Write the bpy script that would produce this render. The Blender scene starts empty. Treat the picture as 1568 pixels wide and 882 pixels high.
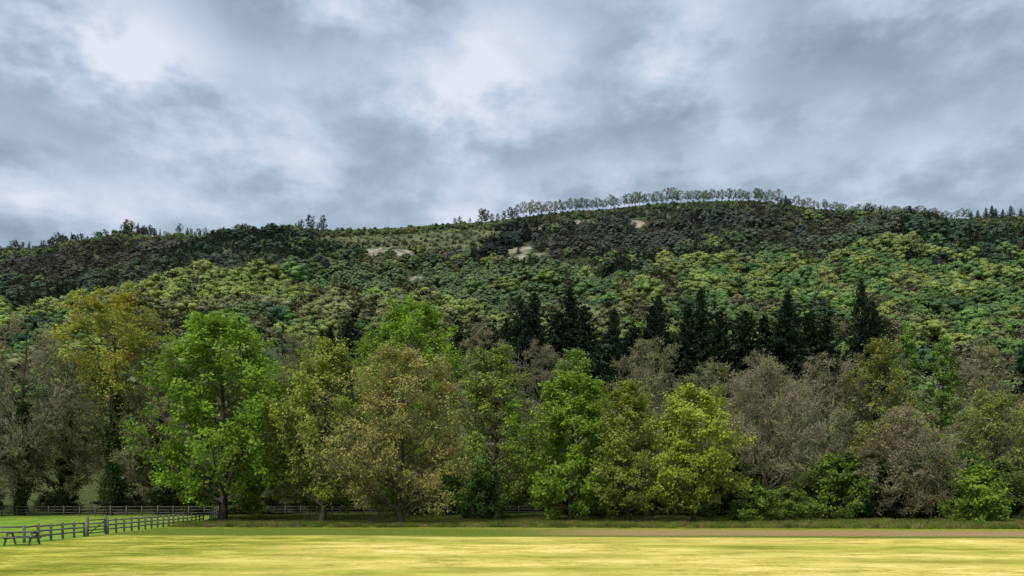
import bpy, math, numpy as np
from mathutils import Vector
S = bpy.context.scene
S.view_settings.view_transform = 'Standard'
S.view_settings.look = 'None'
S.view_settings.exposure = 0

# ------------------------------------------------------------------ node helpers
def new_mat(name):
    m = bpy.data.materials.new(name); m.use_nodes = True
    nt = m.node_tree; nt.nodes.clear()
    return m, nt
def N(nt, t, **kw):
    n = nt.nodes.new(t)
    for k, v in kw.items(): setattr(n, k, v)
    return n
def setin(nt, n, i, v):
    if v is None: return
    if isinstance(v, bpy.types.NodeSocket): nt.links.new(v, n.inputs[i])
    else: n.inputs[i].default_value = v
def M(nt, op, a, b=None, c=None, clamp=False):
    n = N(nt, 'ShaderNodeMath', operation=op, use_clamp=clamp)
    setin(nt, n, 0, a); setin(nt, n, 1, b); setin(nt, n, 2, c)
    return n.outputs[0]
def VM(nt, op, a, b=None):
    n = N(nt, 'ShaderNodeVectorMath', operation=op)
    setin(nt, n, 0, a); setin(nt, n, 1, b)
    return n.outputs['Value'] if op in ('LENGTH', 'DOT_PRODUCT') else n.outputs[0]
def MIX(nt, f, a, b, mode='MIX'):
    n = N(nt, 'ShaderNodeMix', data_type='RGBA', blend_type=mode)
    setin(nt, n, 0, f); setin(nt, n, 6, a); setin(nt, n, 7, b)
    return n.outputs[2]
def NOISE(nt, vec, scale, detail=4, rough=.55, dist=0):
    n = N(nt, 'ShaderNodeTexNoise')
    setin(nt, n, 'Vector', vec)
    n.inputs['Scale'].default_value = scale; n.inputs['Detail'].default_value = detail
    n.inputs['Roughness'].default_value = rough; n.inputs['Distortion'].default_value = dist
    return n
def MR(nt, v, a, b, c=0., d=1., smooth=True):
    n = N(nt, 'ShaderNodeMapRange', interpolation_type='SMOOTHSTEP' if smooth else 'LINEAR')
    setin(nt, n, 0, v); n.inputs[1].default_value = a; n.inputs[2].default_value = b
    n.inputs[3].default_value = c; n.inputs[4].default_value = d
    return n.outputs[0]
def RAMP(nt, f, stops):
    n = N(nt, 'ShaderNodeValToRGB'); cr = n.color_ramp
    while len(cr.elements) < len(stops): cr.elements.new(.5)
    for e, (p, c) in zip(cr.elements, stops): e.position = p; e.color = (*c, 1)
    setin(nt, n, 0, f); return n.outputs[0]

# ------------------------------------------------------------------ materials
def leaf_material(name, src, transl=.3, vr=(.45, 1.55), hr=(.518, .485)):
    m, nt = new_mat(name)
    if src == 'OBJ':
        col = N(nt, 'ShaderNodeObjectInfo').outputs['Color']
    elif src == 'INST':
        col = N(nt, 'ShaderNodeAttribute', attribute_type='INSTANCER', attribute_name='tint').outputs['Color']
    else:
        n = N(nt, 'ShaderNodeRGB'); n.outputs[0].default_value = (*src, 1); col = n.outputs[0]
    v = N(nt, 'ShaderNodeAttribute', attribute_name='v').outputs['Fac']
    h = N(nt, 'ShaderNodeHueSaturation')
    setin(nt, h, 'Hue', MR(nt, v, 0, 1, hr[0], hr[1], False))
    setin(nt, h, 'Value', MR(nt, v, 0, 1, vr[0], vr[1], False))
    setin(nt, h, 'Color', col)
    d = N(nt, 'ShaderNodeBsdfDiffuse'); nt.links.new(h.outputs[0], d.inputs[0])
    o = N(nt, 'ShaderNodeOutputMaterial')
    if transl:
        t = N(nt, 'ShaderNodeBsdfTranslucent'); nt.links.new(h.outputs[0], t.inputs[0])
        mx = N(nt, 'ShaderNodeMixShader'); mx.inputs[0].default_value = transl
        nt.links.new(d.outputs[0], mx.inputs[1]); nt.links.new(t.outputs[0], mx.inputs[2])
        nt.links.new(mx.outputs[0], o.inputs[0])
    else: nt.links.new(d.outputs[0], o.inputs[0])
    return m
def bark_material(name, dark, light):
    m, nt = new_mat(name)
    v = N(nt, 'ShaderNodeAttribute', attribute_name='v').outputs['Fac']
    tc = N(nt, 'ShaderNodeTexCoord').outputs['Object']
    ns = NOISE(nt, VM(nt, 'MULTIPLY', tc, (3, 3, .8)), 2.5, 1)
    c = MIX(nt, v, (*dark, 1), (*light, 1))
    c = MIX(nt, MR(nt, ns.outputs[0], .35, .65), MIX(nt, 1., c, (.55, .55, .55, 1), 'MULTIPLY'), c)
    d = N(nt, 'ShaderNodeBsdfDiffuse'); nt.links.new(c, d.inputs[0])
    o = N(nt, 'ShaderNodeOutputMaterial'); nt.links.new(d.outputs[0], o.inputs[0])
    return m
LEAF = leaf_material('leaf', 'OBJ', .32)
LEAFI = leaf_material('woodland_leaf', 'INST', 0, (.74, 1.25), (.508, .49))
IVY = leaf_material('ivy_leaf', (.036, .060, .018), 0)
BARK = bark_material('bark', (.095, .08, .056), (.35, .31, .20))
BARKI = bark_material('woodland_bark', (.13, .12, .095), (.27, .24, .17))

# ------------------------------------------------------------------ mesh helpers
class MB:
    def __init__(s): s.v = []; s.f = []; s.m = []; s.a = []; s.n = 0
    def add(s, v, f, m, a):
        s.v.append(v.reshape(-1, 3)); s.f.append(f.reshape(-1, 4) + s.n)
        s.m.append(np.full(f.reshape(-1, 4).shape[0], m)); s.a.append(np.asarray(a, float).reshape(-1))
        s.n += s.v[-1].shape[0]
    def mesh(s, name, mats, fit=None):
        v = np.concatenate(s.v); f = np.concatenate(s.f); mi = np.concatenate(s.m); a = np.concatenate(s.a)
        if fit:   # bring the grown crown to its measured height and spread
            h, w = fit
            v[:, 2] *= h / np.percentile(v[:, 2], 99.8)
            r = np.percentile(np.hypot(v[:, 0], v[:, 1]), 97.5); v[:, :2] *= (w / 2) / r
        me = bpy.data.meshes.new(name)
        me.vertices.add(len(v)); me.vertices.foreach_set('co', v.astype(np.float32).ravel())
        me.loops.add(len(f) * 4); me.loops.foreach_set('vertex_index', f.astype(np.int32).ravel())
        me.polygons.add(len(f)); me.polygons.foreach_set('loop_start', (np.arange(len(f)) * 4).astype(np.int32))
        for mt in mats: me.materials.append(mt)
        me.polygons.foreach_set('material_index', mi.astype(np.int32))
        at = me.attributes.new('v', 'FLOAT', 'POINT'); at.data.foreach_set('value', a.astype(np.float32))
        me.update(calc_edges=True)
        return me
def nrm(v): return v / (np.linalg.norm(v, axis=-1, keepdims=True) + 1e-9)
def tubes(mb, P, R, sides, mat, val):
    n, K, _ = P.shape
    d = nrm(P[:, -1] - P[:, 0])
    ref = np.where(np.abs(d[:, 2:3]) > .8, np.array([[1., 0, 0]]), np.array([[0, 0, 1.]]))
    a = nrm(np.cross(d, ref)); b = np.cross(d, a)
    th = np.arange(sides) / sides * 2 * np.pi
    ring = a[:, None, None] * np.cos(th)[None, None, :, None] + b[:, None, None] * np.sin(th)[None, None, :, None]
    V = P[:, :, None] + ring * R[:, :, None, None]
    idx = np.arange(n * K * sides).reshape(n, K, sides); nx = np.roll(idx, -1, 2)
    F = np.stack([idx[:, :-1], nx[:, :-1], nx[:, 1:], idx[:, 1:]], -1)
    mb.add(V, F, mat, np.full(n * K * sides, val) if np.isscalar(val) else np.repeat(val, K * sides))
def leafq(mb, rng, C, size, centre, mat, val, outb=.85, upb=.65, rnd=.6, asp=.62):
    n = len(C); out = nrm(C - centre)
    nm = nrm(out * outb + np.array([0, 0, upb]) + rng.normal(size=(n, 3)) * rnd)
    t = nrm(np.cross(nm, rng.normal(size=(n, 3)))); b = np.cross(nm, t)
    s = (size * rng.uniform(.6, 1.35, n))[:, None]
    V = np.stack([C - t * s * .5, C + b * s * .5 * asp + t * s * .05, C + t * s * .5, C - b * s * .5 * asp + t * s * .05], 1)
    F = np.arange(n * 4).reshape(n, 4)
    mb.add(V, F, mat, np.repeat(np.clip(val, 0, 1), 4))
def grow(rng, P, R, L, n, tmin, lenf, ang, up, K, rf, curv=0.):
    Nn, Kp, _ = P.shape
    idx = np.repeat(np.arange(Nn), n); m = len(idx)
    t = rng.uniform(tmin, 1., m); f = np.minimum(t * (Kp - 1), Kp - 1.001); i0 = f.astype(int); fr = (f - i0)[:, None]
    base = P[idx, i0] * (1 - fr) + P[idx, i0 + 1] * fr
    T = nrm(P[idx, i0 + 1] - P[idx, i0])
    r = R[idx, i0] * (1 - fr[:, 0]) + R[idx, i0 + 1] * fr[:, 0]
    q = rng.normal(size=(m, 3)); q = nrm(q - T * (q * T).sum(1, keepdims=True))
    a = rng.uniform(ang[0], ang[1], m)[:, None]
    D = nrm(np.cos(a) * T + np.sin(a) * q + np.array([0, 0, up]))
    ln = L[idx] * lenf * rng.uniform(.65, 1.25, m) * (1.2 - .5 * t)
    s = np.linspace(0, 1, K)
    Q = base[:, None] + D[:, None] * (ln[:, None] * s)[..., None]
    Q[..., 2] += (ln[:, None] * curv) * s ** 2
    Q[:, 1:] += rng.normal(size=(m, K - 1, 3)) * (ln * .05)[:, None, None]
    RR = np.maximum(r * rf, .006)[:, None] * (1 - .75 * s)
    return Q, RR, ln, idx
PROF = {'round': ([0, .1, .35, .6, .8, .93, 1], [.6, .86, 1, .92, .7, .42, .15]),
        'tall': ([0, .1, .3, .55, .8, .95, 1], [.5, .84, 1, .88, .6, .32, .1]),
        'vase': ([0, .15, .45, .7, .88, 1], [.25, .55, .88, 1, .78, .3]),
        'umb': ([0, .2, .5, .8, 1], [.5, .9, 1, .7, .15])}
def tree_mesh(name, seed, h, w, cb=.14, shape='round', n1=44, n2=9, n3=6, leaves=9, lsize=.3, sig=.34,
              twigs=0, ivy=0, mats=None, trunk=None, tw_r=1., lo_leaf=0., sides=(8, 5, 3), lean=0., lk=None):
    rng = np.random.default_rng(seed); mb = MB(); mats = mats or [BARK, LEAF, IVY]
    tr = trunk or h * .019
    K = 9; s = np.linspace(0, 1, K)
    T = np.zeros((1, K, 3)); T[0, :, 2] = s * h * .9 - .15
    T[0, :, :2] = np.cumsum(rng.normal(size=(K, 2)) * h * .008, 0); T[0, 0, :2] = 0
    T[0, :, 0] += lean * s
    TR = (tr * (1 - .93 * s ** .85))[None]; TR[0, 0] *= 1.35
    tubes(mb, T, TR, sides[0], 0, 0.)
    z0 = h * cb; ch = h - z0
    sv = (np.arange(n1) + rng.uniform(0, 1, n1)) / n1; sv = sv ** .85
    az = np.arange(n1) * 2.39996 + rng.normal(size=n1) * .45
    lump = 1 + .15 * np.sin(az * 2 + rng.uniform(0, 6)) + .12 * np.sin(az * 3 + sv * 7 + rng.uniform(0, 6))
    pr = np.interp(sv, *PROF[shape]) * w / 2 * lump * rng.uniform(.6, .98, n1)
    tz = z0 + sv * ch * .95
    az0 = np.clip(tz - pr * rng.uniform(.45, .95, n1) - h * .02, h * .1 if cb < .2 else z0 * .8, h * .84)
    ti = az0 / (h * .9) * (K - 1); i0 = np.clip(ti.astype(int), 0, K - 2); fr = (ti - i0)[:, None]
    B = T[0, i0] * (1 - fr) + T[0, i0 + 1] * fr
    E = np.stack([pr * np.cos(az) + T[0, i0, 0], pr * np.sin(az) + T[0, i0, 1], tz], 1)
    C = B * .45 + E * .55; C[:, 2] += (E[:, 2] - B[:, 2]) * .02 - pr * .06
    K1 = 7; u = np.linspace(0, 1, K1)[None, :, None]
    P1 = B[:, None] * (1 - u) ** 2 + C[:, None] * 2 * u * (1 - u) + E[:, None] * u ** 2
    P1[:, 1:] += rng.normal(size=(n1, K1 - 1, 3)) * w * .011
    L1 = np.linalg.norm(E - B, axis=1)
    rb = TR[0, i0] * .5
    R1 = np.minimum(rb, .03 + L1 * .016)[:, None] * (1 - .8 * u[0, :, 0])
    tubes(mb, P1, R1, sides[1], 0, .25)
    L1c = np.clip(L1, w * .22, w * .5)
    P2, R2, L2, _ = grow(rng, P1, R1, L1c, n2, .3, .36, (.35, 1.1), .12, 4, .6, .05)
    tubes(mb, P2, R2, max(3, sides[2]), 0, .5)
    P3, R3, L3, i3 = grow(rng, P2, R2, L2, n3, .25, .5, (.3, 1.1), .08, 3, .7, .05)
    tubes(mb, P3, np.maximum(R3, .012 * tw_r), 3, 0, .8)
    if twigs:
        P4, R4, L4, _ = grow(rng, P3, R3, L3, twigs, .15, .75, (.3, .9), .12, 2, .8, .0)
        tubes(mb, P4, np.maximum(R4, .011 * tw_r), 3, 0, 1.)
    cen = np.array([0, 0, z0 + ch * .42])
    if leaves:
        m = len(P3) * leaves
        idx = np.repeat(np.arange(len(P3)), leaves)
        t = rng.uniform(.2, 1.1, m)[:, None]
        Cc = P3[idx, 0] * (1 - t) + P3[idx, 2] * t + rng.normal(size=(m, 3)) * np.array([sig, sig, sig * .55])
        clump = rng.uniform(0, 1, len(P2))[i3][idx]
        rel = np.clip((Cc[:, 2] - z0) / ch, 0, 1)
        if lo_leaf > 0:
            kp = rng.uniform(0, 1, m) < np.clip((rel - lo_leaf) * 4, .04, 1)
            Cc = Cc[kp]; clump = clump[kp]; rel = rel[kp]; m = len(Cc)
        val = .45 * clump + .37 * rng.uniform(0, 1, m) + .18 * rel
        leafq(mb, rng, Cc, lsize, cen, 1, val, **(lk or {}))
    if ivy:
        m = int(ivy); t = rng.uniform(.02, .62, m)
        f = t * (K - 1); i = f.astype(int); fr = (f - i)[:, None]
        Cc = T[0, i] * (1 - fr) + T[0, i + 1] * fr
        a = rng.uniform(0, 6.28, m)
        r = tr * (1.2 - t) + np.abs(rng.normal(size=m)) * (.42 + .3 * np.sin(t * 31 + seed)) * (1.1 - t)
        Cc[:, 0] += r * np.cos(a); Cc[:, 1] += r * np.sin(a)
        leafq(mb, rng, Cc, .28, Cc * [0, 0, 1], 2, rng.uniform(0, 1, m), .9, .3, .6)
        m2 = m // 2; li = rng.integers(0, n1 // 2, m2); tt = rng.integers(0, 4, m2)
        Cc = P1[li, tt] + rng.normal(size=(m2, 3)) * .4
        leafq(mb, rng, Cc, .26, cen, 2, rng.uniform(0, 1, m2), .5, .5, .7)
    return mb.mesh(name, mats, fit=(h, w))
def far_tree_mesh(name, seed, w, nl=24, per=34, ls=.5, mats=None):
    """distant broadleaf, 10 m high: trunk, limbs, and dense leaf clumps with a ragged leafy surface"""
    rng = np.random.default_rng(seed); mb = MB(); h = 10.
    s = np.linspace(0, 1, 5); T = np.zeros((1, 5, 3)); T[0, :, 2] = s * 8
    tubes(mb, T, (.2 * (1 - .85 * s))[None], 5, 0, .2)
    sv = (np.arange(nl) + rng.uniform(0, 1, nl)) / nl; az = np.arange(nl) * 2.39996 + rng.normal(size=nl) * .4
    rr = np.interp(sv, [0, .3, .6, .85, 1], [.72, .95, .85, .5, .1]) * w / 2 * rng.uniform(.5, .82, nl)
    Cn = np.stack([rr * np.cos(az), rr * np.sin(az), 2.2 + sv * 6.6], 1)
    rad = rng.uniform(1.0, 1.75, nl) * (1.12 - .35 * sv)
    B = np.zeros((nl, 2, 3)); B[:, 0, 2] = np.clip(Cn[:, 2] - rr * .8, 1, 8); B[:, 1] = Cn
    tubes(mb, B, np.full((nl, 2), .07), 3, 0, .4)
    a_, b_ = 8, 6
    th = np.arange(a_) / a_ * 2 * np.pi; ph = np.linspace(.12, np.pi - .12, b_)
    D = np.stack([np.sin(ph)[:, None] * np.cos(th), np.sin(ph)[:, None] * np.sin(th), np.cos(ph)[:, None] * np.ones(a_)], -1)
    R_ = rad[:, None, None] * rng.uniform(.62, 1.0, (nl, b_, a_))
    V = Cn[:, None, None] + D[None] * R_[..., None] * np.array([1, 1, .78])
    idx = np.arange(nl * a_ * b_).reshape(nl, b_, a_); nx = np.roll(idx, -1, 2)
    F = np.stack([idx[:, :-1], idx[:, 1:], nx[:, 1:], nx[:, :-1]], -1)
    cv = rng.uniform(.15, .75, nl)
    mb.add(V, F, 1, np.repeat(cv * .7, a_ * b_) + rng.uniform(-.1, .2, nl * a_ * b_))
    m = nl * per; ci = np.repeat(np.arange(nl), per); dr = nrm(rng.normal(size=(m, 3)) + [0, 0, .25])
    Cc = Cn[ci] + dr * (rad[ci] * rng.uniform(.85, 1.22, m))[:, None] * np.array([1, 1, .8])
    n_ = len(Cc); nm = nrm(dr + nrm(Cc - [0, 0, 4.]) * .5 + rng.normal(size=(n_, 3)) * .4)
    t = nrm(np.cross(nm, rng.normal(size=(n_, 3)))); b = np.cross(nm, t); sz = (ls * rng.uniform(.6, 1.4, n_))[:, None]
    V = np.stack([Cc - t * sz * .5, Cc + b * sz * .4, Cc + t * sz * .5, Cc - b * sz * .4], 1)
    mb.add(V, np.arange(n_ * 4).reshape(n_, 4), 1, np.repeat(np.clip(cv[ci] * .6 + rng.uniform(.05, .45, n_), 0, 1), 4))
    return mb.mesh(name, mats, fit=(10, w))
def conifer_mesh(name, seed, h, w, nb=420, per=34, ls=.62, mats=None, cb=.06, ragged=.2, ex=.9):
    rng = np.random.default_rng(seed); mb = MB(); mats = mats or [BARK, LEAF, IVY]
    s = np.linspace(0, 1, 6)
    T = np.zeros((1, 6, 3)); T[0, :, 2] = s * h; T[0, 1:, 0] = rng.normal(size=5) * .08
    tubes(mb, T, (h * .013 * (1 - .97 * s))[None], 6, 0, 0.)
    sv = (np.arange(nb) + rng.uniform(0, 1, nb)) / nb; sv = sv ** 1.1 * .985
    z = h * (cb + (1 - cb) * sv); az = np.arange(nb) * 2.39996 + rng.normal(size=nb) * .3
    lob = 1 + ragged * np.sin(az * 2 + sv * 19 + seed) + ragged * .8 * np.sin(az * 3 - sv * 31)
    r = w / 2 * (1 - sv) ** ex * lob * rng.uniform(.55, 1.2, nb) + .12
    u = np.linspace(0, 1, 4)
    P = np.zeros((nb, 4, 3))
    P[..., 0] = (r * np.cos(az))[:, None] * u; P[..., 1] = (r * np.sin(az))[:, None] * u
    P[..., 2] = z[:, None] + r[:, None] * (-.26 * u + .24 * u ** 3)
    tubes(mb, P, np.full((nb, 4), .03) * (1 - .7 * u), 3, 0, .2)
    m = nb * per; idx = np.repeat(np.arange(nb), per); t = rng.uniform(.1, 1.03, m)
    f = np.clip(t * 3, 0, 2.99); i = f.astype(int); fr = (f - i)[:, None]
    C = P[idx, i] * (1 - fr) + P[idx, i + 1] * fr
    side = np.stack([-np.sin(az[idx]), np.cos(az[idx]), np.zeros(m)], 1)
    C += side * (rng.normal(size=m) * .24 * r[idx] * (1.05 - t))[:, None]
    C[:, 2] += -np.abs(rng.normal(size=m)) * .3 * np.minimum(1, r[idx])
    leafq(mb, rng, C, ls * np.clip(.35 + r[idx] / w * 2, .35, 1), np.array([0, 0, h * .3]), 1, rng.uniform(0, 1, m) * .6 + .4 * t * rng.uniform(0, 1, nb)[idx], .35, .7, .6, .5)
    return mb.mesh(name, mats)

# ------------------------------------------------------------------ terrain
_yy = np.arange(-400, 3400, 2.)
_pz = np.interp(_yy, [-400, 92, 112, 130, 170, 230, 300, 450, 560, 640, 720, 800, 806, 900, 1300, 3400],
                [0, 0, .6, 1.6, 9, 22, 41, 98, 150, 192, 242, 291.5, 292, 284, 240, 60])
_k = np.hanning(9); _k /= _k.sum()
_ps = np.convolve(np.pad(_pz, 4, mode='edge'), _k, 'valid')
RX = [-2500, -900, -510, -445, -380, -354, -295, -217, -185, -120, -55, -29, 10, 56, 95, 140, 205, 244, 270, 336, 400, 440, 466, 510, 900, 2500]
RZ = [120, 230, 252, 260, 271, 267, 267, 275, 273, 275, 280, 281, 286, 291, 294, 299, 302, 302, 298, 290, 287, 284, 285, 287, 275, 120]
def ground_z(x, y):
    x = np.asarray(x, float); y = np.asarray(y, float)
    z = np.interp(y, _yy, _ps)
    f = (np.interp(x, RX, RZ) + np.clip((-170 - x) / 60, 0, 1) * (1.3 * np.sin(x * .11) + 1.0 * np.sin(x * .23 + 1))) / 291.
    b = np.clip((y - 200) / 350, 0, 1)
    z = z * (1 + (f - 1) * b)
    amp = np.clip((y - 220) / 150, 0, 1) * np.clip((795 - y) / 90, 0, 1)
    z = z + amp * (5.5 * np.sin(x * .021 + y * .008 + 1) + 4. * np.sin(x * .043 - y * .021 + 2.2) + 2. * np.sin(x * .09 + y * .05)
                   + 6. * np.sin(x * .011 + 4))
    return z
def gz(x, y): return float(ground_z(x, y))

xs = np.concatenate([np.arange(-2500, -720, 60), np.arange(-720, -120, 7), np.arange(-120, 120, 4), np.arange(120, 720, 7), np.arange(720, 2501, 60)])
ys = np.concatenate([np.arange(-300, 20, 20), np.arange(20, 130, 3), np.arange(130, 900, 6), np.arange(900, 3100, 60)])
X, Y = np.meshgrid(xs, ys); Z = ground_z(X, Y)
nx, ny = len(xs), len(ys)
gi = np.arange(nx * ny).reshape(ny, nx)
F = np.stack([gi[:-1, :-1], gi[:-1, 1:], gi[1:, 1:], gi[1:, :-1]], -1)
mb = MB()
SCARS = [(-150, 724, 12, 7), (-132, 714, 18, 9), (-110, 704, 20, 9), (-88, 696, 12, 7), (4, 696, 16, 11), (14, 668, 18, 11), (55, 752, 22, 13), (30, 744, 11, 9), (118, 755, 8, 10), (-75, 650, 10, 6)]
def scar_w(x, y):
    w = np.zeros_like(np.asarray(x, float))
    for a, b, c, d in SCARS: w = np.maximum(w, np.exp(-((x - a) / c) ** 2 - ((y - b) / d) ** 2))
    return w
mb.add(np.stack([X, Y, Z], -1), F, 0, scar_w(X, Y))
m, nt = new_mat('ground')
geo = N(nt, 'ShaderNodeNewGeometry'); pos = geo.outputs['Position']
sep = N(nt, 'ShaderNodeSeparateXYZ'); nt.links.new(pos, sep.inputs[0]); px, py = sep.outputs[0], sep.outputs[1]
big = NOISE(nt, VM(nt, 'MULTIPLY', pos, (.05, .13, 1)), 1., 4, .6).outputs[0]
strp = NOISE(nt, VM(nt, 'MULTIPLY', pos, (.26, .34, 0)), 1., 6, .78).outputs[0]
fine = NOISE(nt, VM(nt, 'MULTIPLY', pos, (2.6, 2.6, 1)), 1.3, 6, .9).outputs[0]
f1 = M(nt, 'ADD', M(nt, 'MULTIPLY', strp, .6), M(nt, 'MULTIPLY', fine, .4))
dry = RAMP(nt, f1, [(.40, (.25, .22, .045)), (.455, (.46, .375, .075)), (.515, (.68, .52, .125)), (.57, (.86, .66, .25))])
grn = RAMP(nt, f1, [(.40, (.11, .135, .016)), (.5, (.29, .285, .036)), (.59, (.58, .50, .10))])
gx = M(nt, 'ADD', MR(nt, px, -24, -8, .75, 0.), MR(nt, px, 14, 40, 0., .15))
gf = MR(nt, M(nt, 'ADD', M(nt, 'ADD', big, M(nt, 'MULTIPLY', gx, .4)), M(nt, 'MULTIPLY', M(nt, 'SUBTRACT', f1, .5), 1.0)), .45, .64, 0, 1)
field = MIX(nt, gf, dry, grn)
yd = M(nt, 'ADD', M(nt, 'ADD', py, M(nt, 'MULTIPLY', px, .10)), M(nt, 'MULTIPLY', M(nt, 'SUBTRACT', big, .5), 4.5))
lush = RAMP(nt, fine, [(.35, (.05, .08, .012)), (.5, (.12, .15, .022)), (.65, (.24, .25, .04))])
track = RAMP(nt, fine, [(.35, (.18, .135, .05)), (.5, (.31, .20, .09)), (.65, (.44, .31, .14))])
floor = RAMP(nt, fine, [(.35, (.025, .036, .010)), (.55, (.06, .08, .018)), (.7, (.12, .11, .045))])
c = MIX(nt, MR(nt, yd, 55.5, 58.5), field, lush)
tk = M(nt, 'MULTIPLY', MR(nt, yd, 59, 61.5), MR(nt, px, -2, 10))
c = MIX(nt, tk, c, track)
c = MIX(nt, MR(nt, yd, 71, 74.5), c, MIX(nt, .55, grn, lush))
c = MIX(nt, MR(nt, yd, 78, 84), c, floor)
pad = M(nt, 'SUBTRACT', M(nt, 'MULTIPLY', px, -1.), M(nt, 'ADD', M(nt, 'MULTIPLY', py, .166), 20.3))
padf = MR(nt, pad, -.3, .5)
padc = RAMP(nt, f1, [(.40, (.10, .17, .018)), (.5, (.18, .27, .035)), (.60, (.32, .35, .07))])
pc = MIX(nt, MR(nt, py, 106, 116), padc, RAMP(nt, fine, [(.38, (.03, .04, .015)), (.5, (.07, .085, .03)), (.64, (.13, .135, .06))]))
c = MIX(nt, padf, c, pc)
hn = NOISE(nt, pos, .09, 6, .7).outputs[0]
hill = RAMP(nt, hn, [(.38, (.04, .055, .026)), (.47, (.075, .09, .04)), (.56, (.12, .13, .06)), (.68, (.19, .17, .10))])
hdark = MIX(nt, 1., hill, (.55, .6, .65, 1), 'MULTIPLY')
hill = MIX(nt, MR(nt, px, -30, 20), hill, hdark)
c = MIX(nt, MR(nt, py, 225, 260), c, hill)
sc = N(nt, 'ShaderNodeAttribute', attribute_name='v').outputs['Fac']
scf = MR(nt, M(nt, 'ADD', sc, M(nt, 'MULTIPLY', M(nt, 'SUBTRACT', hn, .5), 2.0)), .25, .65)
c = MIX(nt, scf, c, RAMP(nt, hn, [(.4, (.15, .13, .10)), (.6, (.34, .29, .22))]))
bs = N(nt, 'ShaderNodeBsdfDiffuse'); nt.links.new(c, bs.inputs[0])
bp = N(nt, 'ShaderNodeBump'); bp.inputs['Strength'].default_value = .4; bp.inputs['Distance'].default_value = .1
nt.links.new(fine, bp.inputs['Height']); nt.links.new(bp.outputs[0], bs.inputs['Normal'])
o = N(nt, 'ShaderNodeOutputMaterial'); nt.links.new(bs.outputs[0], o.inputs[0])
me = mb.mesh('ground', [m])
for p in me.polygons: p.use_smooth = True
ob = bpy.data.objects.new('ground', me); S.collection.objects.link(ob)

# ------------------------------------------------------------------ instancing
def scatter(name, coll, x, y, z, idx, scl, tint, rng, rot=None):
    n = len(x); me = bpy.data.meshes.new(name); me.vertices.add(n)
    me.vertices.foreach_set('co', np.stack([x, y, z], 1).astype(np.float32).ravel())
    a = me.attributes.new('idx', 'INT', 'POINT'); a.data.foreach_set('value', np.asarray(idx).astype(np.int32))
    a = me.attributes.new('scl', 'FLOAT_VECTOR', 'POINT'); a.data.foreach_set('vector', np.asarray(scl).astype(np.float32).ravel())
    r = np.zeros((n, 3)); r[:, 2] = rng.uniform(0, 6.28, n); r[:, :2] = rng.normal(size=(n, 2)) * .04
    a = me.attributes.new('rot', 'FLOAT_VECTOR', 'POINT'); a.data.foreach_set('vector', r.astype(np.float32).ravel())
    a = me.attributes.new('tint', 'FLOAT_COLOR', 'POINT'); a.data.foreach_set('color', np.concatenate([tint, np.ones((n, 1))], 1).astype(np.float32).ravel())
    ob = bpy.data.objects.new(name, me); S.collection.objects.link(ob)
    g = bpy.data.node_groups.new(name + '_nodes', 'GeometryNodeTree')
    g.interface.new_socket('Geometry', in_out='INPUT', socket_type='NodeSocketGeometry')
    g.interface.new_socket('Geometry', in_out='OUTPUT', socket_type='NodeSocketGeometry')
    gi_ = g.nodes.new('NodeGroupInput'); go = g.nodes.new('NodeGroupOutput')
    ci = g.nodes.new('GeometryNodeCollectionInfo'); ci.inputs['Collection'].default_value = coll
    ci.inputs['Separate Children'].default_value = True; ci.inputs['Reset Children'].default_value = True
    ip = g.nodes.new('GeometryNodeInstanceOnPoints'); ip.inputs['Pick Instance'].default_value = True
    def na(nm, dt):
        q = g.nodes.new('GeometryNodeInputNamedAttribute'); q.data_type = dt; q.inputs['Name'].default_value = nm
        return [s_ for s_ in q.outputs if s_.enabled and s_.name == 'Attribute'][0]
    L = g.links.new
    L(gi_.outputs[0], ip.inputs['Points']); L(ci.outputs[0], ip.inputs['Instance'])
    L(na('idx', 'INT'), ip.inputs['Instance Index']); L(na('rot', 'FLOAT_VECTOR'), ip.inputs['Rotation'])
    L(na('scl', 'FLOAT_VECTOR'), ip.inputs['Scale']); L(ip.outputs[0], go.inputs[0])
    md = ob.modifiers.new('scatter', 'NODES'); md.node_group = g
    return ob
IM = [BARKI, LEAFI, LEAFI]
pc_ = bpy.data.collections.new('woodland_tree_kinds')
def proto(i, me):
    o = bpy.data.objects.new('kind_%02d' % i, me); pc_.objects.link(o)
k = 0
LK = dict(outb=1.0, upb=.55, rnd=.4, asp=.8)
for i in range(5):
    proto(k, far_tree_mesh('leafy', 100 + i, 9 + (i % 3) * .7, nl=20 + 2 * i, mats=IM)); k += 1
for i in range(3):
    proto(k, tree_mesh('budding', 120 + i, 10, 8.8, cb=.12, n1=24, n2=6, n3=4, leaves=4, lsize=.4, sig=.3, mats=IM, sides=(5, 3, 3), tw_r=3., shape='vase' if i == 1 else 'round', lk=LK)); k += 1
for i in range(3):
    proto(k, conifer_mesh('conifer', 140 + i, 10, 5.2 + i * .5, nb=100, per=10, ls=.7, mats=IM, ex=.8)); k += 1
for i in range(3):
    proto(k, tree_mesh('ridge', 150 + i, 10, 9. + i, cb=.3, shape=['umb', 'round', 'umb'][i], n1=22, n2=6, n3=4, leaves=3, lsize=.38, sig=.25, mats=IM, trunk=.22, sides=(5, 3, 3), tw_r=2.)); k += 1

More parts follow.
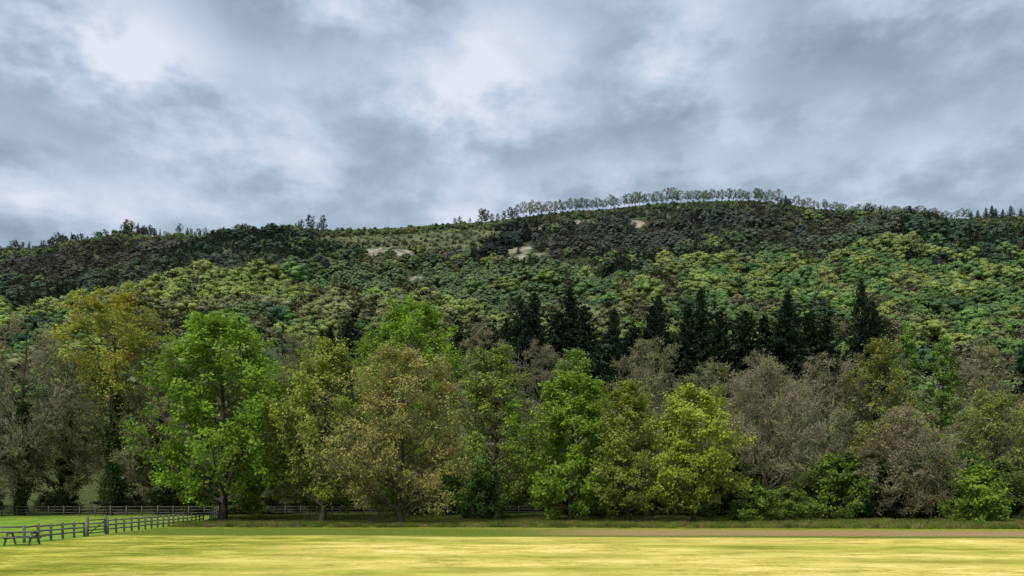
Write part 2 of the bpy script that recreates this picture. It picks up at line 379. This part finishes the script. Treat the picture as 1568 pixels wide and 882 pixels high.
rng = np.random.default_rng(7)
def nz(x, y, s, sd):
    r = np.random.default_rng(sd); v = 0
    for i in range(5):
        a = r.uniform(0, 6.28); q = s * r.uniform(.6, 1.8)
        v = v + np.sin((x * np.cos(a) + y * np.sin(a)) / q * 6.28 + r.uniform(0, 6.28))
    return v / 3.5
LIME = (.225, .27, .075); GRN = (.13, .195, .062); DK = (.055, .092, .048); BRN = (.17, .15, .095); OLV = (.185, .20, .085)
GRY = (.098, .11, .086); SOFT = (.15, .205, .09)
ZON = [(-366, 705, 110, 40, (.12, .112, .084), (.3, .65, .05), 8, 3),
       (-235, 695, 78, 42, (.055, .092, .052), (.15, .15, .7), 9, 3.5),
       (-290, 610, 180, 30, (.09, .112, .07), (.4, .5, .1), 10, 3),
       (-420, 590, 90, 40, (.08, .12, .06), (.6, .2, .2), 10, 2),
       (-55, 595, 125, 48, SOFT, (.85, .05, .1), 7.5, 5),
       (60, 560, 90, 30, (.125, .175, .08), (.7, .1, .2), 8, 3),
       (140, 712, 130, 50, GRY, (.45, .45, .1), 7, 4),
       (6, 722, 32, 36, (.036, .054, .042), (.2, .1, .7), 10, 5),
       (170, 730, 18, 30, (.040, .060, .046), (.3, .1, .6), 9, 4),
       (-155, 500, 170, 38, LIME, (.9, .08, .02), 13, 3),
       (-60, 455, 120, 40, OLV, (.6, .4, 0), 14, 2),
       (250, 580, 170, 70, LIME, (.85, .10, .05), 12, 2.2),
       (290, 560, 170, 70, (.11, .18, .058), (.9, .05, .05), 12, 2.),
       (250, 690, 60, 40, (.11, .14, .08), (.6, .3, .1), 9, 2.5),
       (405, 670, 75, 60, (.068, .112, .06), (.2, .05, .75), 11, 4),
       (200, 640, 90, 30, (.115, .16, .07), (.75, .15, .1), 9, 3),
       (-330, 560, 60, 16, (.05, .082, .044), (.2, .1, .7), 11, 5),
       (120, 620, 45, 14, (.05, .076, .044), (.2, .1, .7), 10, 5),
       (330, 600, 40, 16, (.048, .076, .042), (.2, .1, .7), 12, 5)]
xs_, ys_, id_, sc_, ti_ = [], [], [], [], []
cand = []
for (ya, yb, sp) in [(222, 330, 10.5), (330, 450, 9.), (450, 560, 8.), (560, 680, 7.2), (680, 770, 6.6), (770, 797, 4.6)]:
    a_, b_ = np.meshgrid(np.arange(-760, 760, sp), np.arange(ya, yb, sp))
    cand.append(np.stack([a_.ravel() + rng.uniform(-.5, .5, a_.size) * sp, b_.ravel() + rng.uniform(-.5, .5, b_.size) * sp], 1))
cand = np.concatenate(cand); gx_, gy_ = cand[:, 0], cand[:, 1]
kp = (np.abs(gx_) < .72 * gy_ + 55)
gx_, gy_ = gx_[kp], gy_[kp]
n = len(gx_)
W = np.zeros((len(ZON) + 1, n)); W[-1] = .4
for i, zz in enumerate(ZON):
    dx = (gx_ - zz[0] + 16 * nz(gx_, gy_, 90, i)) / zz[2]; dy = (gy_ - zz[1] + 12 * nz(gx_, gy_, 70, 50 + i)) / zz[3]
    W[i] = zz[7] * np.exp(-(dx * dx + dy * dy) ** 1.3)
    if i in (9, 11, 12): W[i] *= np.clip(.6 + .9 * nz(gx_, gy_, 50, 80 + i), .02, 2)
W = W ** 2.; W /= W.sum(0)
pick = (W.cumsum(0) > rng.uniform(0, 1, n)).argmax(0)
mixc = [DK, (.10, .15, .054), GRN, GRN, LIME, OLV, BRN]
mixn = np.clip((nz(gx_, gy_, 38, 300) * .5 + .5 + rng.normal(size=n) * .16) * 7, 0, 6.99).astype(int)
hgt_n = 1 + .22 * nz(gx_, gy_, 34, 401)
clear = np.exp(-((gx_ + 95) / 80) ** 4 - ((gy_ - 742) / 30) ** 4)
for j in range(n):
    x, y = gx_[j], gy_[j]; p = pick[j]
    if p < len(ZON):
        _, _, _, _, col, pr, hh, _ = ZON[p]
    else:
        col = mixc[mixn[j]]; pr = (.75, .2, .05) if mixn[j] < 6 else (.2, .8, 0); hh = 12
        if y > 620: hh = 8
    hh = hh * hgt_n[j]
    if y > 780 and -185 < x < 0 and rng.uniform() < .4: continue
    if rng.uniform() < clear[j] * .12: continue
    if max(scar_w(np.array(x), np.array(y)), scar_w(np.array(x), np.array(y + 8))) > .3 and rng.uniform() < .93: continue
    q = rng.uniform()
    kd = rng.integers(0, 5) if q < pr[0] else (rng.integers(5, 8) if q < pr[0] + pr[1] else rng.integers(8, 11))
    if 5 <= kd < 8 and p >= 9: col = tuple(.5 * a + .5 * b for a, b in zip(col, BRN))
    if kd >= 8: col = tuple(a * .75 for a in col)
    if y > 745: hh = hh * np.interp(y, [745, 775, 797], [.9, .5, .3])
    if y > 770 and x > 0 and kd < 5 and rng.uniform() < .5: kd = rng.integers(5, 8)
    if clear[j] > .3: hh *= .42; col = tuple(.5 * a + .5 * b for a, b in zip(col, (.11, .12, .07)))
    if y < 330: hh *= 1.15
    h = hh * rng.uniform(.7, 1.3); wd = h * rng.uniform(.95, 1.35) * (1.15 if kd < 8 else 1.1)
    br = rng.uniform(.78, 1.24)
    xs_.append(x); ys_.append(y); id_.append(kd); sc_.append((wd / 10, wd / 10, h / 10))
    g_ = np.interp(y, [420, 760], [.0, .25]); gr = (.115, .132, .122)  # distance haze put into the tint: trees fade to grey up the far slope
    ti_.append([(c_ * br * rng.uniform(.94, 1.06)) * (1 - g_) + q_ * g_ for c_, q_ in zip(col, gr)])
for (x0, x1, y0, y1, s_) in [(-150, 260, 128, 226, 9.5)]:
    ax, ay = np.meshgrid(np.arange(x0, x1, s_), np.arange(y0, y1, s_))
    for x, y in zip(ax.ravel() + rng.uniform(-3.5, 3.5, ax.size), ay.ravel() + rng.uniform(-3.5, 3.5, ay.size)):
        if abs(x) > .72 * y + 25: continue
        if x < -.46 * y and y < 168: continue
        kd = rng.choice([0, 1, 2, 3, 4, 5, 6, 7]); h = rng.uniform(11, 17)
        col = [GRN, OLV, BRN, (.09, .12, .04)][rng.integers(0, 4)]
        br = rng.uniform(.7, 1.2)
        xs_.append(x); ys_.append(y); id_.append(kd); sc_.append((h * .105, h * .105, h / 10)); ti_.append([c_ * br for c_ in col])
xs_ = np.array(xs_); ys_ = np.array(ys_)
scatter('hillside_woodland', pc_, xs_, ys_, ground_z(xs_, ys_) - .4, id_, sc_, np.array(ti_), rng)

# skyline trees
X_, Y_, I_, C_, T_ = [], [], [], [], []
def rt(x, y, k_, h, wf, col):
    X_.append(x); Y_.append(y); I_.append(k_); C_.append((h * wf / 10, h * wf / 10, h / 10)); T_.append([c_ * rng.uniform(.8, 1.2) for c_ in col])
RC = (.17, .195, .11)
x = 6.
while x < 264:
    g = .95 + .1 * math.sin(x * .09) * math.sin(x * .041 + 1)
    rt(x, 801 + rng.uniform(-4, 4), rng.integers(11, 14), 14.5 * rng.uniform(.74, 1.06) * g, rng.uniform(.7, .95), RC)
    x += rng.uniform(2.6, 6.6)
while x < 455:
    rt(x, 800 + rng.uniform(-4, 4), rng.integers(11, 14), 10.5 * rng.uniform(.6, 1.1), rng.uniform(.8, 1.15), RC)
    x += rng.uniform(2.4, 6)
for x, h in [(-30, 14), (-26, 13), (-20, 8), (-14, 7), (-8, 9), (-2, 12), (2, 10), (-52, 7), (-57, 6), (-42, 5)]:
    rt(x, 799, rng.integers(5, 8), h, .8, (.11, .13, .07))
for x, h in [(272, 11), (275, 8), (267, 7), (456, 8), (462, 9), (470, 11), (476, 13), (480, 10), (487, 9), (495, 12), (505, 9), (515, 10), (525, 12)]:
    rt(x, 797, rng.integers(8, 11), h, 1.5, (.04, .06, .04))
x = -640.
while x < -186:
    rt(x, 799 + rng.uniform(-4, 4), rng.choice([0, 1, 5, 6, 7, 8, 11, 12]), rng.uniform(3.5, 9.5), rng.uniform(.7, 1.2), (.085, .10, .062))
    x += rng.uniform(2, 8)
for x, h in [(-383, 12), (-378, 10), (-372, 12), (-366, 11), (-360, 12), (-356, 9), (-452, 12), (-446, 10), (-438, 9), (-200, 15), (-188, 15), (-209, 9), (-330, 11), (-305, 10)]:
    rt(x, 799, rng.choice([5, 6, 7, 11, 9]), h, .75, (.065, .08, .05))
X_ = np.array(X_); Y_ = np.array(Y_)
scatter('ridge_tree_line', pc_, X_, Y_, ground_z(X_, Y_) - .3, I_, C_, np.array(T_), rng)

# ------------------------------------------------------------------ individual trees
def put(name, me, x, y, col, s=1., rot=0., dz=-.1):
    o = bpy.data.objects.new(name, me); S.collection.objects.link(o)
    o.location = (x, y, gz(x, y) + dz); o.rotation_euler = (0, 0, rot)
    o.scale = (s, s, s) if np.isscalar(s) else s
    o.color = (*col, 1); return o
VIV = (.205, .32, .036); MID = (.26, .31, .055); YG = (.32, .37, .05); COP = (.34, .315, .10)
BUD = (.285, .265, .115); GBR = (.26, .24, .13)
def leafy(nm, sd, x, y, h, w, col, **kw):
    a = dict(n1=52, n2=9, n3=6, leaves=9, lsize=.36, sig=.3, cb=.1); a.update(kw)
    return put(nm, tree_mesh(nm, sd, h, w, **a), x, y, col, rot=sd)
def budding(nm, sd, x, y, h, w, col, **kw):
    a = dict(n1=46, n2=10, n3=6, leaves=5, lsize=.21, sig=.28, cb=.12, twigs=2, tw_r=1.9); a.update(kw)
    return put(nm, tree_mesh(nm, sd, h, w, **a), x, y, col, rot=sd)
leafy('sycamore_tree', 1, -33.2, 92, 23.8, 18.4, VIV, n1=66, leaves=11)
leafy('maple_tree', 2, -21.4, 90, 20.6, 15, MID, cb=.12, leaves=10, lsize=.34, lean=-1.)
leafy('cherry_tree', 3, -11.3, 82, 18.2, 15.2, COP, cb=.12, leaves=10, lsize=.25, shape='round', n1=60)
leafy('lime_tree', 4, -14.0, 108, 29., 20, (.21, .335, .034), n1=68, leaves=10, cb=.1)
leafy('alder_tree', 5, -2.0, 99, 21.5, 12.8, (.225, .295, .058), leaves=9, lsize=.3, cb=.08, shape='tall')
leafy('sycamore_tree', 6, 6.8, 92, 17.2, 12.8, (.215, .32, .038), cb=.1, leaves=10, n1=46)
leafy('alder_tree', 7, 12.8, 89, 15.8, 9.8, (.25, .285, .05), leaves=9, lsize=.27, shape='tall', n1=40)
leafy('field_maple_tree', 8, 19.7, 88, 15.2, 11.6, YG, cb=.14, leaves=9, lsize=.32, n1=44)
leafy('sycamore_tree', 9, 8.6, 110, 22.5, 11, (.22, .315, .06), leaves=8, lsize=.3)
budding('ash_tree', 20, 21.5, 124, 26.5, 19, (.26, .265, .095), leaves=6)
budding('oak_tree', 21, 33, 104, 20.5, 18.5, BUD)
budding('ash_tree', 22, 45, 114, 22.5, 16, GBR, leaves=3, shape='vase')
leafy('elm_tree', 23, 51.5, 112, 24.5, 12, (.255, .265, .062), leaves=7, lsize=.28, ivy=2500)
leafy('poplar_tree', 24, 59.5, 122, 28.5, 6.2, (.22, .33, .08), leaves=6, lsize=.32, shape='tall', n1=34)
leafy('poplar_tree', 25, 63.5, 120, 26, 5.8, (.21, .32, .065), leaves=6, lsize=.32, shape='tall', n1=34)
budding('oak_tree', 26, 69, 118, 25.5, 13, BUD, leaves=4)
budding('hawthorn_tree', 27, 47.5, 97, 14., 13.5, (.27, .235, .12), leaves=6)
leafy('willow_tree', 28, 64, 107, 17.0, 15, (.235, .265, .062), leaves=8, lsize=.27)
budding('ash_tree', 29, 79, 112, 23, 15, GBR, leaves=3)
budding('oak_tree', 30, 38, 128, 25, 16, GBR, leaves=4)
budding('oak_tree', 31, 87, 125, 24.5, 18, BUD, leaves=3)
budding('ash_tree', 32, 28, 112, 21.5, 14, (.25, .265, .095), leaves=6)
budding('oak_tree', 33, -5.2, 138, 30.0, 15, GBR, leaves=3)
budding('oak_tree', 34, 5.5, 134, 27, 15, GBR, leaves=3)
budding('ash_tree', 35, -33.5, 128, 27.5, 14, (.23, .235, .095), leaves=5)
budding('oak_tree', 36, -44, 126, 26, 14, (.24, .245, .078), leaves=5)
budding('ash_tree', 40, -68, 111, 27.5, 18, BUD, leaves=2, ivy=3500, shape='vase', trunk=.5)
leafy('oak_tree', 41, -56.3, 112, 31.5, 15, (.34, .325, .042), leaves=9, lsize=.32, lo_leaf=.3, ivy=7000, trunk=.55, cb=.25, shape='vase')
budding('ash_tree', 42, -50, 114, 24.5, 11, (.26, .25, .085), leaves=4, ivy=5000)
budding('ash_tree', 43, -63.5, 114, 24, 13, (.23, .21, .09), leaves=3, ivy=6500)
budding('ash_tree', 44, -76, 106, 23, 17, BUD, leaves=2, cb=.06)
budding('ash_tree', 45, -86, 112, 26, 15, BUD, leaves=2)
sh = [tree_mesh('shrub%d' % i, 60 + i, 6, 6.5, cb=.01, n1=34, n2=7, n3=4, leaves=8, lsize=.28, sig=.24, trunk=.08, sides=(5, 3, 3)) for i in range(4)]
shr = np.random.default_rng(11)
put('hazel_shrub', sh[0], 51, 88, (.19, .28, .036), 1.08)
put('hazel_shrub', sh[1], 38.5, 97, (.14, .21, .036), (1.35, 1.3, 1.35))
put('hazel_shrub', sh[2], 27.0, 90, (.15, .22, .034), (1.0, 1., .72), 2)
put('hazel_shrub', sh[3], -3.5, 97, (.12, .20, .05), (1.1, 1., 1.3), 1)
put('hazel_shrub', sh[0], 58, 96, (.11, .15, .035), (1.4, 1.2, 1.2), 1)
put('hazel_shrub', sh[1], 31.5, 93, (.16, .23, .036), (.9, .9, .7), 3)
for i, x in enumerate(np.arange(-44, 92, 4.4)):
    y = 116 + shr.uniform(-3, 7) if x < 5 else 103 + shr.uniform(-3, 10)
    s = shr.uniform(.8, 1.4) * (1.0 if x < 5 else 1.1)
    cc = [(.05, .08, .024), (.09, .135, .035), (.13, .145, .05), (.10, .165, .035)][i % 4]
    put('understorey_shrub', sh[i % 4], x + shr.uniform(-1, 1), y, cc, (s * 1.2, s * 1.1, s), i)
for i, x in enumerate(np.arange(-104, -40, 4.2)):
    s = shr.uniform(.35, .9)
    put('hedge_shrub', sh[i % 4], x, 121 + shr.uniform(-2, 8), [(.05, .075, .022), (.095, .11, .04), (.12, .11, .06)][i % 3], (s * 1.4, s, s), i)
cm = [conifer_mesh('conifer%d' % i, 80 + i, 30, 17. + i * 1., nb=260, per=44, ls=1.0, ragged=.26, ex=[.75, .65, .8, .7][i]) for i in range(4)]
CON = [(-39, 172, 31, 0), (-36, 178, 33, 1), (-33, 174, 30, 2), (-12, 178, 33, 2), (-8, 176, 34, 0), (-5, 180, 32, 3),
       (-1, 176, 33.5, 1), (2, 172, 37, 3), (4.8, 176, 39, 0), (9.5, 170, 35, 3), (12.5, 173, 40, 2), (15.2, 170, 36, 1), (22, 174, 35.5, 0), (27, 178, 32, 3),
       (30, 172, 36, 2), (32, 176, 38.5, 1), (37.5, 172, 36, 3), (40, 170, 40, 0), (45.5, 176, 35, 3), (50.5, 174, 35, 1), (54, 172, 34, 2), (58, 170, 37, 1), (59.8, 174, 39.5, 0),
       (66, 178, 35, 1), (68, 174, 34, 3), (74, 170, 41, 0), (77, 172, 37, 1), (80.5, 178, 34, 3), (114, 175, 30, 1)]
for i, (x, y, h, k_) in enumerate(CON):
    put('conifer_tree', cm[k_], x, y, (.036, .056, .032), (shr.uniform(.9, 1.35),) * 2 + (h / 30,), i * 1.7, -.5)

gc = bpy.data.collections.new('grass_kinds')
for i in range(3):
    r = np.random.default_rng(200 + i); mb = MB(); nb = 60
    B = np.stack([r.normal(size=nb) * .22, r.normal(size=nb) * .22, np.zeros(nb)], 1)
    D = nrm(np.stack([r.normal(size=nb) * .35, r.normal(size=nb) * .35, np.ones(nb)], 1)); hh = r.uniform(.18, .5, nb)[:, None]
    Pp = np.stack([B, B + D * hh * .6, B + D * hh + D * [1, 1, 0] * .15], 1)
    tubes(mb, Pp, np.stack([np.full(nb, .02), np.full(nb, .014), np.full(nb, .003)], 1), 3, 0, r.uniform(0, 1, nb))
    gc.objects.link(bpy.data.objects.new('tuft_%02d' % i, mb.mesh('tuft', [LEAFI])))
r = np.random.default_rng(5); n = 9000
x = r.uniform(-60, 75, n); y = r.uniform(77, 106, n) - .1 * np.clip(x, 0, 99)
kp = ~(x < -(.166 * y + 20)) ; x, y = x[kp], y[kp]
s = r.uniform(.5, 1.25, len(x))[:, None] * np.ones((1, 3))
tc_ = np.array([(.10, .15, .025), (.17, .20, .035), (.22, .19, .07)])[r.integers(0, 3, len(x))] * r.uniform(.6, 1.2, (len(x), 1))
scatter('rough_grass', gc, x, y, ground_z(x, y), r.integers(0, 3, len(x)), s, tc_, r)

# ------------------------------------------------------------------ timber
def wood(name, a, b):
    m, nt = new_mat(name)
    tc = N(nt, 'ShaderNodeTexCoord').outputs['Object']
    ns = NOISE(nt, VM(nt, 'MULTIPLY', tc, (1, 1, 1)), 5., 5, .65).outputs[0]
    d = N(nt, 'ShaderNodeBsdfPrincipled'); d.inputs['Roughness'].default_value = .85
    nt.links.new(RAMP(nt, ns, [(.3, a), (.7, b)]), d.inputs['Base Color'])
    o = N(nt, 'ShaderNodeOutputMaterial'); nt.links.new(d.outputs[0], o.inputs[0]); return m
WD = wood('weathered_timber', (.065, .057, .046), (.19, .17, .14))
WDK = wood('dark_timber', (.055, .048, .04), (.15, .13, .105))
def beam(mb, a, b, w, t, roll_up=(0, 0, 1)):
    a = np.array(a, float); b = np.array(b, float); d = nrm(b - a); up = np.array(roll_up, float)
    if abs(d @ up) > .95: up = np.array([1., 0, 0])
    s = nrm(np.cross(d, up)); u = np.cross(s, d)
    V = []
    for e in (a, b):
        for i, j in ((-1, -1), (1, -1), (1, 1), (-1, 1)): V.append(e + s * i * t / 2 + u * j * w / 2)
    V = np.array(V)
    F = np.array([[0, 1, 2, 3], [7, 6, 5, 4], [0, 4, 5, 1], [1, 5, 6, 2], [2, 6, 7, 3], [3, 7, 4, 0]])
    mb.add(V, F, 0, np.full(8, .5))
def fence(name, pts, hgt=1.15, step=1.9, rails=3, mat=None, seed=0):
    r = np.random.default_rng(seed); mb = MB()
    for (x0, y0), (x1, y1) in zip(pts[:-1], pts[1:]):
        L = math.hypot(x1 - x0, y1 - y0); k = max(1, round(L / step)); pr = None
        nv = np.array([-(y1 - y0), x1 - x0]) / L * .085
        for i in range(k + 1):
            t = i / k; x = x0 + (x1 - x0) * t; y = y0 + (y1 - y0) * t; z = gz(x, y)
            lx, ly = r.normal(size=2) * .02; hh = hgt + r.uniform(-.03, .07)
            beam(mb, (x, y, z - .3), (x + lx, y + ly, z + hh), .12, .12)
            if pr is not None:
                for q in range(rails):
                    zq = hgt * (.90 - q * .29)
                    beam(mb, (pr[0] + nv[0], pr[1] + nv[1], pr[2] + zq + r.normal() * .012), (x + nv[0], y + nv[1], z + zq + r.normal() * .012), .10, .04)
            pr = (x, y, z)
    o = bpy.data.objects.new(name, mb.mesh(name, [mat or WD])); S.collection.objects.link(o); return o
fence('paddock_fence', [(-46, 44.5), (-29.5, 48.6), (-30.6, 57.5)], hgt=1.05)
fence('paddock_fence', [(-31.2, 62.0), (-33.2, 74.0), (-36.5, 95.0)], hgt=1.15, seed=2)
fence('post_and_rail_fence', [(-110, 113), (-72, 110), (-40, 110), (-36.5, 97)], hgt=1.35, step=2.2, mat=WDK, seed=3)
fence('post_and_rail_fence', [(-36, 112), (14, 113), (40, 104), (90, 100)], hgt=1.25, step=2.2, mat=WDK, seed=4)
mb = MB(); a = np.array([-30.6, 57.9]); b = np.array([-31.15, 61.6]); z = 0.
for p in (a, b): beam(mb, (*p, -.3), (*p, 1.4), .15, .15)
a2 = a + (b - a) * .05; b2 = b - (b - a) * .05
for q in (.2, .42, .64, .88, 1.15): beam(mb, (*a2, q), (*b2, q), .085, .04)
beam(mb, (*(a2 + [.06, 0]), .2), (*(b2 + [.06, 0]), 1.12), .08, .03)
for p in (a2, b2): beam(mb, (p[0] - .05, p[1], .14), (p[0] - .05, p[1], 1.22), .08, .05)
S.collection.objects.link(bpy.data.objects.new('field_gate', mb.mesh('field_gate', [WD])))
mb = MB()
for i in range(5): beam(mb, (-.95, -.33 + i * .165, .75), (.95, -.33 + i * .165, .75), .045, .145)
for s_ in (-1, 1):
    for i in range(2): beam(mb, (-.95, s_ * (.68 + i * .15), .45), (.95, s_ * (.68 + i * .15), .45), .045, .135)
for xx in (-.65, .65):
    for s_ in (-1, 1): beam(mb, (xx, s_ * .25, .72), (xx, s_ * .72, 0.), .1, .05, (1, 0, 0))
    beam(mb, (xx + .055, -.83, .40), (xx + .055, .83, .40), .1, .045)
    beam(mb, (xx + .055, -.40, .68), (xx + .055, .40, .68), .09, .045)
me = mb.mesh('picnic_table', [WD])
for x, y, rz in ((-28.3, 46.4, .15),):
    o = bpy.data.objects.new('picnic_table', me); o.location = (x, y, gz(x, y)); o.rotation_euler = (0, 0, rz); S.collection.objects.link(o)
mb = MB(); x, y = -73, 150; z = gz(x, y)
beam(mb, (x - .9, y, z - .2), (x - .9, y, z + 2.6), .1, .1); beam(mb, (x + .9, y, z - .2), (x + .9, y, z + 2.6), .1, .1)
S_ = MB(); beam(S_, (x - 1.3, y - .09, z + 1.7), (x + 1.3, y - .09, z + 1.7), 1.5, .05)
par = bpy.data.objects.new('road_sign', None); S.collection.objects.link(par)
gm = wood('sign_green', (.02, .12, .08), (.03, .15, .10))
for nm, q, mt in (('posts', mb, WDK), ('board', S_, gm)):
    o = bpy.data.objects.new(nm, q.mesh(nm, [mt])); o.parent = par; S.collection.objects.link(o)

# ------------------------------------------------------------------ sky
w = bpy.data.worlds.new('World'); S.world = w; w.use_nodes = True; nt = w.node_tree; nt.nodes.clear()
EL, RZ_ = math.radians(46), math.radians(212)
sky = N(nt, 'ShaderNodeTexSky', sky_type='NISHITA'); sky.sun_disc = False; sky.sun_elevation = EL; sky.sun_rotation = RZ_
d = N(nt, 'ShaderNodeTexCoord').outputs['Generated']
n1_ = NOISE(nt, VM(nt, 'MULTIPLY', d, (1, .6, 1.8)), 7.5, 5, .56).outputs[0]
n2_ = M(nt, 'SUBTRACT', n1_, .5)
# cloud masses: soft banks whose edges are broken up by the same billow noise
cmb = N(nt, 'ShaderNodeCombineXYZ'); nt.links.new(M(nt, 'MULTIPLY', n2_, .20), cmb.inputs[0]); nt.links.new(M(nt, 'MULTIPLY', n2_, .15), cmb.inputs[2])
dd = VM(nt, 'ADD', d, cmb.outputs[0])
BL = [(-.20, .53, .32, .045, .30), (.0, .57, .10, .055, .28), (-.60, .405, .11, .06, .38), (-.34, .452, .11, .035, .30), (-.44, .51, .07, .09, .22),
      (.23, .56, .06, .08, .30), (.16, .40, .16, .02, .22), (.60, .445, .10, .045, .24), (-.47, .61, .06, .045, .26), (.60, .59, .09, .045, .18),
      (-.59, .52, .11, .055, -.24), (-.31, .595, .15, .033, -.30), (.13, .53, .07, .045, -.2), (.45, .565, .12, .022, -.26), (.58, .53, .09, .035, -.22),
      (-.15, .437, .17, .035, -.04), (-.33, .385, .18, .022, -.06)]
v = M(nt, 'MULTIPLY_ADD', n1_, 1.9, -.48)
for (u_, v_, a_, b_, g_) in BL:
    l = math.sqrt(1 + u_ * u_ + v_ * v_)
    q = VM(nt, 'MULTIPLY', VM(nt, 'SUBTRACT', dd, (u_ / l, 1 / l, v_ / l)), (l / a_ * .7, .6, l / b_ * .7))
    v = M(nt, 'MULTIPLY_ADD', MR(nt, VM(nt, 'LENGTH', q), 0, 1.5, 1, 0), g_, v)
col = RAMP(nt, v, [(.0, (.24, .295, .42)), (.25, (.31, .39, .51)), (.47, (.39, .50, .61)), (.7, (.55, .64, .79)), (1., (.79, .83, .96))])
# an overcast sky is about three times as bright overhead as low down (CIE overcast sky)
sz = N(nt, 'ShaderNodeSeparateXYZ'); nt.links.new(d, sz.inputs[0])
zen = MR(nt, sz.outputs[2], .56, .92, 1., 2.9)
b1 = N(nt, 'ShaderNodeBackground'); b1.inputs[1].default_value = .08; nt.links.new(sky.outputs[0], b1.inputs[0])
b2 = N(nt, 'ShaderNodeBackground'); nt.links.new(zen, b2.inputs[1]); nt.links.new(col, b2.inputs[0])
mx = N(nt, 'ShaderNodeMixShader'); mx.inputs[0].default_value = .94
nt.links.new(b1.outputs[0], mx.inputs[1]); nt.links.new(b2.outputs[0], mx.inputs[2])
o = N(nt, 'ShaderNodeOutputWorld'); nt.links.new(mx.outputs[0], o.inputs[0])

sl = bpy.data.lights.new('sun', 'SUN'); sl.energy = 2.8; sl.angle = math.radians(14); sl.color = (1, .94, .82)
so = bpy.data.objects.new('sun', sl); S.collection.objects.link(so)
sd = Vector((math.sin(RZ_) * math.cos(EL), math.cos(RZ_) * math.cos(EL), math.sin(EL)))
so.rotation_euler = (-sd).to_track_quat('-Z', 'Y').to_euler()

# ------------------------------------------------------------------ camera
cd = bpy.data.cameras.new('camera'); cam = bpy.data.objects.new('camera', cd); S.collection.objects.link(cam)
cam.location = (0, 0, 2.5); cam.rotation_euler = (math.radians(90), 0, 0)
cd.lens = 28.24; cd.sensor_width = 36; cd.shift_y = .2085; cd.clip_start = .1; cd.clip_end = 6000
S.camera = cam
